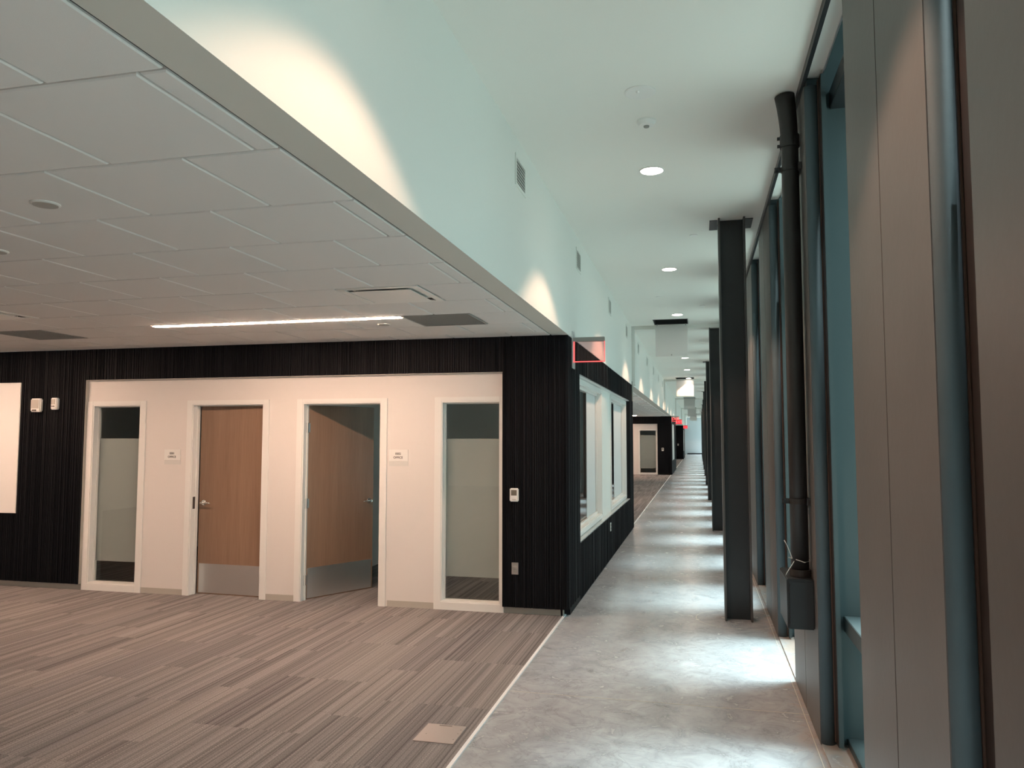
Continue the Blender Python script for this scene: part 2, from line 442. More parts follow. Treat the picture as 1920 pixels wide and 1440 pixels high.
for n in range(-3, 10):
    y0 = 1.84+T*n; y1 = min(y0+T, 7.70)
    xr = -1.452; first = -1.55 if n % 2 == 0 else -1.86
    edges = [xr]
    x = first
    while x > -9.4: edges.append(x); x -= T
    for i in range(len(edges)-1):
        xa, xb = edges[i+1], edges[i]; yy0 = y0
        cxm = (xa+xb)/2
        if n == 5 and (-2.5 < cxm < -1.86 or -6.25 < cxm < -5.56): continue
        if n == 7 and (-2.5 < cxm < -1.86 or -6.83 < cxm < -6.2): continue
        if n == 7 and -4.97 < cxm < -2.47: yy0 = y0+.10
        if n == 7 and -9.4 < cxm < -6.83-.01: yy0 = y0+.10
        full = abs(xb-xa-T) < .001 and abs(y1-yy0-T) < .001
        if full and full_me is not None:
            o = bpy.data.objects.new('ceiling_tile', full_me); C.objects.link(o); o.parent = cl
            o.location = (xa-fx0, yy0-fy0, 0)
        else:
            o = tile_mb(xa, xb, yy0, y1).build('ceiling_tile', 'tile', cl)
            if full: full_me = o.data; fx0, fy0 = xa, yy0
B(-14, -9.45, -8, 7.7, SH, SH+.016).build('ceiling_field', 'tile', cl)
B(-9.45, -1.452, -8, -.02, SH, SH+.016).build('ceiling_field', 'tile', cl)
# further lower ceilings
cf = MB().box(-14, -1.437, 15.53, 38, SH, SH+.03).build('ceiling', 'grid')
tag(cf, 'lower tiled ceiling of the second open area past the first black block', 'ceiling', kind='structure')
mm = MB()
n = 0; y = 15.6
while y < 37.9:
    x = -1.46-(T/2)*(n % 2)
    while x > -8.5:
        g = .007; mm.box(x-T+g, x-g, y+g, min(y+T, 37.98)-g, SH-.012, SH+.001); x -= T
    y += T; n += 1
tag(mm.build('tile_field', 'tile', cf), kind='stuff')
B(-1.437, WX+.0003, 15.54, 37.96, SH-.002, SH+.02).build('soffit_border', 'soffit', cf)
cg = B(-14, WX, 45, 66, SH-.01, SH+.03).build('ceiling', 'soffit')
tag(cg, 'lower ceiling of the third open area far down the corridor', 'ceiling', kind='structure')

# ------------------------------------------------------------------ black ribbed cladding blocks
def ribs_front(m, x0, x1, z0, z1, y, seed=1):
    R = random.Random(seed); x = x0+.004
    while x < x1-.004:
        wd = R.choice((.006, .008, .010, .014, .018)); gp = R.choice((.004, .006, .010))
        d = R.choice((.006, .009, .013))
        if x+wd > x1: break
        n = len(m.v)
        m.v += [(x, y, z0), (x+wd, y, z0), (x+wd, y, z1), (x, y, z1), (x+.0015, y-d, z0), (x+wd-.0015, y-d, z0), (x+wd-.0015, y-d, z1), (x+.0015, y-d, z1)]
        m.f += [tuple(n+i for i in f) for f in ((4, 5, 6, 7), (0, 4, 7, 3), (5, 1, 2, 6), (0, 1, 5, 4), (7, 6, 2, 3))]
        x += wd+gp
def ribs_side(m, y0, y1, z0, z1, x, seed=1, coarse=1.0):
    R = random.Random(seed); y = y0+.004
    while y < y1-.004:
        wd = coarse*R.choice((.008, .012, .016, .022)); gp = coarse*R.choice((.006, .008, .012)); d = R.choice((.004, .007, .010))
        if y+wd > y1: break
        n = len(m.v)
        m.v += [(x, y, z0), (x, y+wd, z0), (x, y+wd, z1), (x, y, z1), (x+d, y+.0015, z0), (x+d, y+wd-.0015, z0), (x+d, y+wd-.0015, z1), (x+d, y+.0015, z1)]
        m.f += [tuple(n+i for i in f) for f in ((4, 5, 6, 7), (0, 4, 7, 3), (5, 1, 2, 6), (0, 1, 5, 4), (7, 6, 2, 3))]
        y += wd+gp
YF, YW = 7.69, 7.73       # cladding backing, infill wall plane
ZB = .075
blk = thing('wall_front', (-5, YF, 0), 'black vertically ribbed cladding around the first office block', 'wall', kind='structure')
bk = MB(); bx = WX-.012
for a in ((-14, -10.4, ZB, SH), (-10.4, -7.94, 2.43, SH), (-10.4, -7.94, ZB, .87), (-7.94, -7.02, ZB, SH), (-7.02, -1.955, 2.447, SH), (-1.955, bx, ZB, SH)):
    bk.box(a[0], a[1], YF, YW+.03, a[2], a[3])
bk.build('cladding_backing', 'black', blk)
rb = MB()
for i, a in enumerate(((-9.4, -7.94, 2.43, SH-.003), (-9.4, -7.94, ZB, .87), (-7.94, -7.02, ZB, SH-.003), (-7.02, -1.955, 2.447, SH-.003), (-1.955, bx, ZB, SH-.003))):
    ribs_front(rb, a[0], a[1], a[2], a[3], YF, 3+i)
tag(rb.build('cladding_rib', 'black', blk), kind='stuff')
# corridor side of the first block
sd = thing('wall_side', (bx, 11.6, 0), 'black finely ribbed corridor side of the first office block', 'wall', kind='structure')
y0, y1 = YF, 15.53; oy0, oy1, oz0, oz1 = 8.50, 14.83, .62, 2.48
s_ = MB()
for a in ((y0, oy0, 0.0, SH), (oy1, y1, 0.0, SH), (oy0, oy1, oz1, SH), (oy0, oy1, 0.0, oz0)):
    s_.box(bx-.07, bx, a[0]+(.12 if a[2] < .01 and a[0] == y0 else 0), a[1], max(a[2], .004), a[3])
s_.build('cladding_backing', 'black', sd)
s_ = MB()
for i, a in enumerate(((y0, oy0, ZB, SH-.003), (oy1, y1, .02, SH-.003), (oy0, oy1, oz1, SH-.003), (oy0, oy1, .02, oz0))):
    ribs_side(s_, a[0], a[1], a[2], a[3], bx, 20+i)
tag(s_.build('cladding_rib', 'black', sd), kind='stuff')
B(bx-.07, bx-.004, oy0, oy1, oz0-.001, oz0+.012).build('sill_liner', 'alu', sd)
B(bx-.07, bx-.004, oy0, oy1, oz1-.014, oz1+.001).build('head_liner', 'alu', sd)

# infill wall of the first block: piers between openings
wf = thing('wall_front', (-4.5, YW, 0), 'cream painted office front recessed in the black cladding', 'wall', kind='structure')
OPEN = [(-6.94, -6.29, .085, 2.15), (-5.60, -4.70, 0, 2.15), (-4.22, -3.30, 0, 2.15), (-2.62, -1.985, .085, 2.15)]
m = MB(); xs = -7.02
for a in OPEN:
    m.box(xs, a[0], YW, YW+.12, 0, 2.15); xs = a[1]
m.box(xs, -1.955, YW, YW+.12, 0, 2.15); m.box(-7.02, -1.955, YW, YW+.12, 2.15, 2.447)
m.box(-6.94, -6.29, YW, YW+.12, 0, .085); m.box(-2.62, -1.985, YW, YW+.12, 0, .085)
m.build('wall_board', 'offw', wf)
B(-7.022, -1.953, YF-.002, YW, 2.438, 2.447).build('head_reveal', 'base', wf)
B(-7.026, -7.018, YF-.002, YW, ZB, 2.447).build('side_reveal', 'base', wf)
bb = thing('baseboard_front', (-4, YW, 0), 'low grey-beige vinyl base along the office front', 'baseboard', kind='structure')
for a in ((-14, -7.02, YW), (-6.22, -5.675, YW-.006), (-4.635, -4.295, YW-.006), (-3.21, -2.695, YW-.006), (-1.95, -1.345, YW)):
    B(a[0], a[1], a[2], YW+.01 if a[2] < YW else YW+.03, .003, .07).build('base_strip', 'base', bb, bevel=.001)
bs = B(XC-.02, XC+.004, YW, 15.5, .003, .07).build('baseboard_side', 'base')
tag(bs, 'grey base strip under the black corridor side of the first block', 'baseboard', kind='structure')

def casing(x0, x1, z0, z1, wd, root, jamb=True, sill=True, mname='trimw', depth=.12):
    """surround: face boards plus jamb liner, opening x0..x1, z0..z1"""
    m = MB(); y = YW
    m.box(x0-wd, x0, y-.014, y, 0 if sill is False else 0, z1+wd*.6)
    m.box(x1, x1+(wd if x1 < -2 else .04), y-.014, y, 0, z1+wd*.6)
    m.box(x0, x1, y-.014, y, z1, z1+wd*.6)
    if sill: m.box(x0, x1, y-.014, y, .003, z0)
    m.build('casing', mname, root, bevel=.002)
    m = MB(); t = .012
    m.box(x0, x0+t, y-.006, y+depth, z0, z1); m.box(x1-t, x1, y-.006, y+depth, z0, z1); m.box(x0+t, x1-t, y-.006, y+depth, z1-t, z1)
    if sill: m.box(x0+t, x1-t, y-.006, y+depth, z0, z0+t)
    # stop bead
    m.box(x0+t, x0+t+.012, y+.06, y+.085, z0, z1-t); m.box(x1-t-.012, x1-t, y+.06, y+.085, z0, z1-t); m.box(x0+t, x1-t, y+.06, y+.085, z1-t-.012, z1-t)
    m.build('jamb', mname, root)

def sidelight(i, a, lab):
    x0, x1, z0, z1 = a
    r = thing('window_%d' % i, ((x0+x1)/2, YW, 0), lab, 'window', kind='structure')
    casing(x0, x1, z0, z1, .075, r)
    B(x0+.014, x1-.014, YW+.086, YW+.092, z0+.012, z1-.014).build('glass', 'glass', r)
    B(x0+.014, x1-.014, YW+.0935, YW+.0945, .33, 1.76).build('frosted_film', 'film', r)
sidelight(1, OPEN[0], 'tall narrow office window with frosted band beside the black wall on the left')
sidelight(2, OPEN[3], 'tall narrow office window with frosted band beside the thermostat')

def lever(x, y, z, d, side, parent, ang=0.0):
    """chrome lever; d=+1 lever points to +x"""
    r = MB().lathe((x, y, z), [(.033, 0), (.033, .006), (.026, .012), (.013, .014), (.012, .05), (.0135, .055)], 24, 'y', side)
    r.tube([(x, y+side*.05, z), (x+d*.02, y+side*.056, z+.002), (x+d*.06, y+side*.056, z+.004), (x+d*.10, y+side*.052, z), (x+d*.118, y+side*.046, z-.004)], [.011, .011, .009, .008, .006], 12)
    return r
def door(i, a, lab, hinge, ang, lw):
    x0, x1, z0, z1 = a
    r = thing('door_%d' % i, ((x0+x1)/2, YW, 0), lab, 'door', kind='structure')
    casing(x0, x1, z0, z1, .07, r, sill=False)
    hx = x1-.016 if hinge == 'R' else x0+.016
    s = -1 if hinge == 'R' else 1
    leaf = bpy.data.objects.new('door_leaf', None)
    # the leaf is modelled closed at the origin of its own hinge, then turned
    tmp = MB().box(0, s*lw, 0, .045, .008, z1-.02) if s > 0 else MB().box(-lw, 0, 0, .045, .008, z1-.02)
    me = tmp.build('door_leaf', 'wood', bevel=.0015)
    off = me.location.copy()
    for v in me.data.vertices: v.co += off
    me.location = (0, 0, 0)
    def child(mb, nm, mt, **k):
        o = mb.build(nm, mt, None, **k); of = o.location.copy()
        for v in o.data.vertices: v.co += of
        o.location = (0, 0, 0); o.parent = me; return o
    xa, xb = (.02, lw-.02) if s > 0 else (-lw+.02, -.02)
    kp = MB().box(xa, xb, -.0025, 0, .02, .345)
    for sx in (xa+.03, (xa+xb)/2, xb-.03):
        for sz in (.04, .325): kp.cyl((sx, -.0035, sz), (sx, 0, sz), .004, n=8)
    child(kp, 'kick_plate', 'kick')
    child(lever(s*(lw-.065), 0, 1.03, -s, -1, None), 'lever_handle', 'chrome', smooth=True)
    child(lever(s*(lw-.065), .045, 1.03, -s, 1, None), 'lever_handle', 'chrome', smooth=True)
    child(MB().box(s*lw-.002 if s > 0 else -lw-.002, s*lw+.002 if s > 0 else -lw+.002, .01, .036, .95, 1.11), 'latch_plate', 'metal')
    if hinge == 'L':
        for hz in (.22, 1.05, 1.88):
            h = MB().cyl((-.006, -.004, hz-.055), (-.006, -.004, hz+.055), .0075, n=12)
            h.box(-.008, .028, -.0025, .0, hz-.05, hz+.05)
            child(h, 'hinge', 'hinge')
    me.parent = r
    ly = .086
    me.location = (hx-r.location.x, ly, 0); me.rotation_euler = (0, 0, s*ang)
    return r
door(1, OPEN[1], 'brown wood door almost shut with lever handle on its left edge', 'R', math.radians(2.5), .862)
door(2, OPEN[2], 'brown wood door standing half open into the dark office', 'L', math.radians(62), .915)
# strike plate on the frame of door one
d1 = [o for o in bpy.data.objects if o.name == 'door_1'][0]
B(-5.589, -5.586, YW+.02, YW+.075, .965, 1.10).build('strike_plate', 'ink', d1)

d2 = [o for o in bpy.data.objects if o.name == 'door_2'][0]
for hz in (.22, 1.05, 1.88):
    B(-4.208, -4.2055, YW+.052, YW+.086, hz-.055, hz+.055).build('hinge_leaf', 'hinge', d2)
    MB().cyl((-4.199, YW+.078, hz-.055), (-4.199, YW+.078, hz+.055), .0085, n=12).build('hinge_pin', 'chrome', d2)
# office interiors of block one
oi = thing('wall_interior', (-5, 11, 0), 'plain pale grey walls inside the offices of the first block', 'wall', kind='structure')
for a in ((-8.7, -8.6, 7.85, 15.4), (-4.5, -4.4, 7.85, 11.2), (-8.6, -1.45, 11.2, 11.3), (-8.6, -1.45, 15.40, 15.5)):
    B(a[0], a[1], a[2], a[3], .006, 2.7).build('partition', 'offw', oi)
B(-8.7, -1.45, 7.85, 15.5, 2.7, 2.76).build('office_ceiling', 'tile', oi)
B(-10.4, -8.7, 7.79, 7.85, .006, 2.7).build('partition', 'offw', oi)

# corridor-side windows of block one
ws = thing('wall_side', (-1.36, 11.7, 0), 'white infill wall and post between the corridor side windows', 'wall', kind='structure')
xw = -1.352
W = [(8.60, 10.98, .70, 2.40), (12.22, 14.74, .70, 2.40)]
m = MB().box(xw-.09, xw, YW+.13, W[0][0], .01, 2.7).box(xw-.09, xw, W[0][1], W[1][0], .01, 2.7).box(xw-.09, xw, W[1][1], 15.5, .01, 2.7)
for a in W: m.box(xw-.09, xw, a[0], a[1], .01, a[2]).box(xw-.09, xw, a[0], a[1], a[3], 2.7)
m.build('wall_board', 'white', ws)
for i, a in enumerate(W):
    r = thing('window_%d' % (3+i), (xw, (a[0]+a[1])/2, a[2]), ('nearer' if i == 0 else 'farther')+' white framed corridor window in the black side wall', 'window', kind='structure')
    m = MB(); d = .105; t = .012; cw = .055
    for b in ((a[0]-cw, a[0], a[2]-cw, a[3]+cw), (a[1], a[1]+cw, a[2]-cw, a[3]+cw), (a[0], a[1], a[3], a[3]+cw), (a[0], a[1], a[2]-cw, a[2])):
        m.box(xw, xw+.014, b[0], b[1], b[2], b[3])
    m.build('casing', 'trimw', r, bevel=.002)
    m = MB().box(xw-d, xw+.004, a[0], a[0]+t, a[2], a[3]).box(xw-d, xw+.004, a[1]-t, a[1], a[2], a[3]).box(xw-d, xw+.004, a[0], a[1], a[3]-t, a[3]).box(xw-d, xw+.004, a[0], a[1], a[2], a[2]+t)
    for b in ((a[0]+t, a[0]+.04, a[2]+t, a[3]-t), (a[1]-.04, a[1]-t, a[2]+t, a[3]-t)): m.box(xw-.075, xw-.05, b[0], b[1], b[2], b[3])
    m.box(xw-.075, xw-.05, a[0]+.04, a[1]-.04, a[3]-.04, a[3]-t).box(xw-.075, xw-.05, a[0]+.04, a[1]-.04, a[2]+t, a[2]+.04)
    m.build('window_frame', 'trimw', r)
    B(xw-.085, xw-.079, a[0]+t, a[1]-t, a[2]+t, a[3]-t).build('glass', 'glass', r)
    B(xw-.0785, xw-.0775, 10.08 if i == 0 else 13.4, a[1]-t, a[2]+t, a[3]-t).build('frosted_film', 'film2', r)

# ------------------------------------------------------------------ farther blocks
def far_block(y0, y1, tagtxt, left, win):
    r = thing('wall_front', (-3, y0, 0), tagtxt, 'wall', kind='structure')
    m = MB().box(left, -1.95-.0, y0, y0+.06, 2.447, SH).box(-1.95, bx, y0, y0+.06, ZB, SH)
    m.box(left, -7.0, y0, y0+.06, ZB, 2.447) if left < -7 else None
    a, b, c, d = win
    m.box(bx-.08, bx, y0+.06, a, .01, SH).box(bx-.08, bx, b, y1, .01, SH).box(bx-.08, bx, a, b, d, SH).box(bx-.08, bx, a, b, .01, c)
    m.box(left, bx, y1-.05, y1, .01, SH)
    m.build('cladding_backing', 'black', r)
    m = MB(); ribs_front(m, -1.95, bx, ZB, SH, y0, int(y0)); ribs_front(m, max(left, -6), -1.95, 2.447, SH, y0, int(y0)+1)
    tag(m.build('cladding_rib', 'black', r), kind='stuff')
    B(bx-.13, bx-.05, a, b, c, d).build('window_pane', 'trimw', r)
    m = MB().box(-7.0, -2.80, y0+.04, y0+.12, .005, 2.447).box(-2.80, -1.95, y0+.04, y0+.12, 2.13, 2.447).box(-2.02, -1.95, y0+.04, y0+.12, .005, 2.13)
    m.box(-2.8, -2.02, y0+.04, y0+.12, .005, .10)
    m.build('wall_board', 'offw', r)
    m = MB().box(-2.86, -2.79, y0+.025, y0+.04, .005, 2.19).box(-2.03, -1.96, y0+.025, y0+.04, .005, 2.19).box(-2.79, -2.03, y0+.025, y0+.04, 2.12, 2.19).box(-2.79, -2.03, y0+.025, y0+.04, .005, .09)
    m.build('casing', 'trimw', r)
    B(-2.80, -2.02, y0+.08, y0+.086, .10, 2.13).build('glass', 'glass', r)
    B(-2.80, -2.02, y0+.088, y0+.089, .30, 1.9).build('frosted_film', 'film', r)
    m = MB().box(-7.1, bx-.1, y0+3.2, y0+3.3, .01, 2.7).box(-7.1, -7.0, y0+.12, y0+3.2, .01, 2.7)
    m.build('partition', 'offw', r)
    return r
far_block(38.0, 45.0, 'black ribbed office block with one tall window halfway down the corridor', -9, (38.9, 43.6, .62, 2.48))
far_block(66.0, 72.5, 'last black office block before the end wall', -9, (67, 71.5, .62, 2.48))
we = B(-14, 1.3, YEND, YEND+.1, 0, 4.4).build('wall_end', 'endw')
tag(we, 'pale blue-white end wall closing the corridor far away', 'wall', kind='structure')
be = B(WX, .8, YEND-.02, YEND, 0, .14).build('baseboard_end', 'steel')
tag(be, 'dark baseboard along the foot of the end wall', 'baseboard', kind='structure')
# rear and outer walls of the open areas (outside the picture, they close the rooms)
for nm, a, l in (('wall_back', (-14, 1.2, -12.1, -12, 0, 4.4), 'white wall closing the corridor behind the viewer'),
                 ('wall_left', (-14.1, -14, -12, 7.7, 0, 4.4), 'white wall far left of the open carpeted area'),
                 ('wall_left', (-9.6, -9.5, 15.5, 38, 0, 4.4), 'white wall at the back of the second open area'),
                 ('wall_left', (-9.6, -9.5, 45, 66, 0, 4.4), 'white wall at the back of the third open area'),
                 ('wall_left', (-3.5, WX, 72.5, 72.6, 0, SH), 'short white wall after the last black block')):
    tag(B(*a).build(nm, 'white'), l, 'wall', kind='structure')
tag(B(-14, -9.6, 15.4, 15.5, 0, 4.4).build('wall_back', 'white'), 'white wall behind the first office block', 'wall', kind='structure')
tag(B(-3.6, -3.5, 72.5, YEND, 0, SH).build('wall_left', 'white'), 'white wall beside the corridor end', 'wall', kind='structure')
tag(B(-3.5, WX, 72.6, YEND, SH-.01, SH+.02).build('ceiling', 'soffit'), 'low ceiling beside the corridor end', 'ceiling', kind='structure')

# ------------------------------------------------------------------ right window wall
wr = thing('wall_right', (.9, 2.41, 0), 'dark charcoal wall of boarded piers and deep window slots', 'wall', kind='structure')
XR, XO = .655, 1.15
TOP = 4.43
def part(mb, nm, mt, **k): return mb.build(nm, mt, wr, **k)
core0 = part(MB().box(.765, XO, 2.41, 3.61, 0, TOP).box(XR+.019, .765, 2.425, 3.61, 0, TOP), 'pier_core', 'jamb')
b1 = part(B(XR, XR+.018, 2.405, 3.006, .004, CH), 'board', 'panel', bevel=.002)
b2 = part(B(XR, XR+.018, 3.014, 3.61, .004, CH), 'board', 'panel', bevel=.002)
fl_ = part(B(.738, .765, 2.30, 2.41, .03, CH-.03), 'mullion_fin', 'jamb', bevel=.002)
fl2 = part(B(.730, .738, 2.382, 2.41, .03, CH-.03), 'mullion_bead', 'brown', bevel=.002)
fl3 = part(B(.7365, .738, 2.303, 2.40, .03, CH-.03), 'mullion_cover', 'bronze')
m = MB(); prof = []
for q_ in range(25):
    an = PI*q_/24; prof.append((.6965-.0415*math.cos(an), 2.42-.041*math.sin(an)))
for z in (.004, CH-.06): m.v += [(x, y, z) for x, y in prof]
n_ = len(prof)
for q_ in range(n_-1): m.f.append((q_, q_+1, n_+q_+1, n_+q_))
m.f.append(tuple(range(n_))); m.f.append(tuple(range(n_, 2*n_)))
m.sm = True
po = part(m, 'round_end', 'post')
for pl_ in po.data.polygons: pl_.use_smooth = len(pl_.vertices) == 4
stp = part(B(.66, .80, 1.12, 2.41, 0, .012), 'threshold', 'concrete')
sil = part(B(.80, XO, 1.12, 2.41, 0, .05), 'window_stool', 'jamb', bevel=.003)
pieces = [core0, b1, b2, fl_, fl2, fl3, po, sil, stp]
for k in range(-4, 33):
    if k == 0: continue
    for p in pieces:
        c = p.copy(); C.objects.link(c); c.parent = wr; c.location = (p.location.x, p.location.y+P*k, p.location.z)
# continuous dark angle along the ceiling, pale ceiling edge trim in every slot, heads and transoms
part(B(.638, .662, -7.5, YEND, CH-.055, CH-.001), 'ceiling_angle', 'steel')
part(B(.755, .765, -7.5, YEND, CH-.012, CH+.01), 'edge_trim', 'alu')
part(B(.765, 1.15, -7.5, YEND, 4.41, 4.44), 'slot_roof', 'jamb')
TR = {0: [(2.50, 2.60)], 1: [(.65, .74), (3.76, 3.87)], 2: [(3.12, 3.24)], 3: [(.65, .74), (3.76, 3.87)], 4: [(2.50, 2.60)]}
wn = 5
for k in range(-3, 33):
    ya, yb = 1.12+P*k, 2.41+P*k
    for z0, z1 in TR.get(k, [(.65, .74), (3.76, 3.87)] if k % 2 else [(2.5, 2.6)]):
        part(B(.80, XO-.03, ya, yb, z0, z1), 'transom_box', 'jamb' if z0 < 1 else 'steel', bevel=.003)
    if True:
        r = thing('window_%d' % wn, (1.14, (ya+yb)/2, .05), 'tall glazed slot between the dark piers, %s from the viewer' % (ORD[k] if 0 <= k < 8 else 'behind or far'), 'window', kind='structure'); wn += 1
        m = MB().box(1.11, 1.15, ya, ya+.04, .05, TOP-.02).box(1.11, 1.15, yb-.04, yb, .05, TOP-.02).box(1.11, 1.15, ya+.04, yb-.04, .05, .09).box(1.11, 1.15, ya+.04, yb-.04, TOP-.06, TOP-.02)
        m.build('window_frame', 'steel', r)
        B(1.128, 1.134, ya+.04, yb-.04, .09, TOP-.06).build('glass', 'wglass', r)
# lower infill panel behind the mullion in the nearest slot
part(B(.766, .86, 2.33, 2.409, .05, 2.50), 'infill_panel', 'brown')
tag(B(1.2, 60, -60, 140, -.25, -.15).build('ground', 'tread'), 'pale paving outside the windows', 'ground', kind='structure')

# ------------------------------------------------------------------ steel columns
def column():
    r = thing('steel_column', (.3475, 7.9, 0), '', 'column', 'black steel columns along the window wall')
    x0, x1, y0, y1 = .217, .478, 7.90, 8.155
    m = MB().box(x0+.019, x1-.019, 8.018, 8.036, .002, CH); m.build('web', 'steel', r)
    for a, b in ((x0, x0+.019), (x1-.019, x1)):
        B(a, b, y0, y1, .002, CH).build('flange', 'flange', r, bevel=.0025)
    m = MB()
    for a in ((.137, x0-.003, 8.0-.02, 8.35), (x1+.003, .56, 8.0-.02, 8.35), (x0-.003, x1+.003, y1+.003, 8.35)):
        m.box(a[0], a[1], a[2], a[3], CH-.006, CH)
    m.build('ceiling_plate', 'steel', r)
    return r
c0 = column()
cols = [(0, 'nearest black steel column, its side filling the right edge'), (1, 'big black steel column in front of the wall pipe'), (2, 'black steel column second down the row, behind the big one'),
        (3, 'third black steel column down the row'), (4, 'fourth black steel column down the row'), (5, 'fifth black steel column down the row'), (6, 'sixth black steel column down the row')]
for k in range(0, 11):
    o = c0 if k == 1 else copy_tree(c0)
    o.location = (.3475, .43+7.47*k, 0)
    o['label'] = cols[k][1] if k < 7 else 'one of the farthest black steel columns, overlapping slivers near the end wall'

# ------------------------------------------------------------------ pipe, clamps, electrical box on the wall
PX, PY = .592, 5.12
pr = thing('conduit_pipe', (PX, PY, .89), 'thick black pipe rising up the dark wall from a box to the ceiling', 'pipe')
m = MB(); pts = [(PX, PY, .92), (PX, PY, 2.0), (PX, PY, 3.0), (PX, PY, 3.62)]; rr = [.053]*4
for t in (0.2, .4, .6, .8, 1.0):
    pts.append((PX-.024*t*t, PY, 3.62+.343*t)); rr.append(.053+.009*t*t)
m.tube(pts, rr, 32); m.build('pipe_run', 'pipe', pr)
for z in (1.38, 3.48):
    m = MB().tube([(PX+.0665*math.cos(a), PY+.0665*math.sin(a), z) for a in [2*PI*i/24 for i in range(25)]], .008, 8)
    m = MB().cyl((PX, PY, z-.016), (PX, PY, z+.016), .0575, n=32)
    m.box(PX-.095, PX-.05, PY-.006, PY+.006, z-.016, z+.016)
    m.box(PX+.04, XR-.001, PY+.03, PY+.05, z-.016, z+.016)
    m.box(XR-.022, XR-.001, PY-.07, PY+.12, z-.022, z+.022)
    c = m.build('pipe_clamp', 'pipe', pr)
    MB().cyl((PX-.082, PY-.022, z), (PX-.082, PY+.022, z), .011, n=6).build('bolt', 'steel', c)
m = MB().cyl((PX, PY, 3.62), (PX, PY, 3.70), .060, n=32)
for z in (3.635, 3.685): m.box(PX-.075, PX-.055, PY-.01, PY+.01, z-.008, z+.008)
m.build('coupling', 'pipe', pr)
MB().cyl((PX, PY, .925), (PX, PY, .965), .062, n=32).build('collar', 'pipe', pr)
Z0 = 1.03
m = MB().tube([(PX-.03, PY-.060, Z0), (PX+.02, PY-.064, Z0-.015), (PX+.056, PY-.03, Z0-.01), (PX+.05, PY+.04, Z0), (PX-.02, PY+.064, Z0), (PX-.064, PY+.01, Z0), (PX-.05, PY-.05, Z0+.005), (PX-.075, PY-.06, Z0+.075), (PX-.095, PY-.06, Z0+.115)], .0022, 6)
m.build('wire_tie', 'wire', pr)
MB().tube([(PX-.04, PY-.062, Z0-.01), (PX-.06, PY-.07, Z0-.04), (PX-.085, PY-.07, Z0-.08), (PX-.09, PY-.06, Z0-.095)], .0022, 6).build('wire_tie', 'wire', pr)
jb = thing('electrical_box', (.58, 5.3, .57), 'dark metal electrical box on the wall under the thick pipe', 'box')
B(.500, XR-.001, 5.00, 5.44, .625, .922).build('box_body', 'steel', jb, bevel=.006)
B(.512, XR-.006, 4.992, 5.001, .640, .908).build('front_cover', 'steel', jb, bevel=.003)
for z in (.65, .84): B(.514, .522, 4.986, 4.993, z, z+.05).build('cover_hinge', 'steel', jb)

# ------------------------------------------------------------------ lamps
def downlight(x, y, lab, grp='round downlights in the corridor ceiling'):
    r = thing('downlight', (x, y, CH), lab, 'downlight', grp)
    m = MB().lathe((x, y, CH), [(.105, .0), (.105, .004), (.092, .006), (.090, .003), (.090, .0)], 32, 'z', -1); m.build('trim_ring', 'plastic', r)
    MB().cyl((x, y, CH-.001), (x, y, CH-.0045), .089, n=32).build('lens', 'lamp', r)
    return r
seen = 0
d0 = downlight(DLX, DL[3], '')
LSP = bpy.data.lights.new('downlight_beam', 'SPOT'); LSP.energy = DOWN_W; LSP.color = (1.0, .62, .43); LSP.spot_size = math.radians(102); LSP.spot_blend = .25; LSP.shadow_soft_size = .05
vis = ['nearest visible round lit downlight, high over the corridor', 'second lit downlight, level with the top of the big black column', 'third lit downlight, just before the open ceiling hatch',
       'fourth lit downlight, hidden behind the open hatch panel', 'lit downlight touching the lower edge of the hatch panel', 'sixth lit downlight, before the glowing hatch panel', 'downlight shining onto the second hanging hatch panel']
for i, y in enumerate(DL):
    o = d0 if i == 3 else copy_tree(d0)
    if i == 9: y = 29.32
    o.location.y = y
    j = i-3
    o['label'] = vis[j] if 0 <= j < 7 else (['downlight in the corridor ceiling well behind the viewer', 'downlight in the corridor ceiling right behind the viewer', 'downlight just above the top picture edge, washing the upper left wall'][i] if j < 0 else 'tiny far downlight, %s along the corridor ceiling from the viewer' % ORD[j])
    l = bpy.data.objects.new('downlight_beam', LSP); C.objects.link(l); l.location = (DLX, y, CH-.03)
# linear lamps in the lower ceiling
def linear(x0, x1, y, lab, grp, SH=SH):
    r = thing('linear_light', ((x0+x1)/2, y, SH), lab, 'ceiling light', grp)
    m = MB().box(x0, x1, y-.042, y-.030, SH-.002, SH+.015).box(x0, x1, y+.030, y+.042, SH-.002, SH+.015).box(x0, x0+.01, y-.03, y+.03, SH-.002, SH+.015).box(x1-.01, x1, y-.03, y+.03, SH-.002, SH+.015)
    m.build('housing', 'plastic', r)
    B(x0+.01, x1-.01, y-.030, y+.030, SH-.006, SH+.015).build('lens', 'tube', r)
linear(-4.96, -2.48, 6.23, 'long glowing linear light in the lower ceiling before the office doors', 'linear lights')
linear(-9.3, -6.84, 6.23, 'linear light in the lower ceiling further left, outside the picture', 'linear lights')
linear(-9.3, -6.84, -1.0, 'added unseen linear light in the lower ceiling behind on the left', 'linear lights')  # unseen lamp added for more warm light from the left rear
linear(-4.96, -2.48, -1.0, 'added unseen linear light in the lower ceiling behind the viewer', 'linear lights')  # lamp added out of view to warm the room
linear(-5.3, -2.8, 36.2, 'thin linear light in the far lower ceiling over the second area', 'linear lights', SH-.013)
linear(-5.3, -2.8, 22.0, 'linear light in the middle of the second open area', 'linear lights', SH-.013)

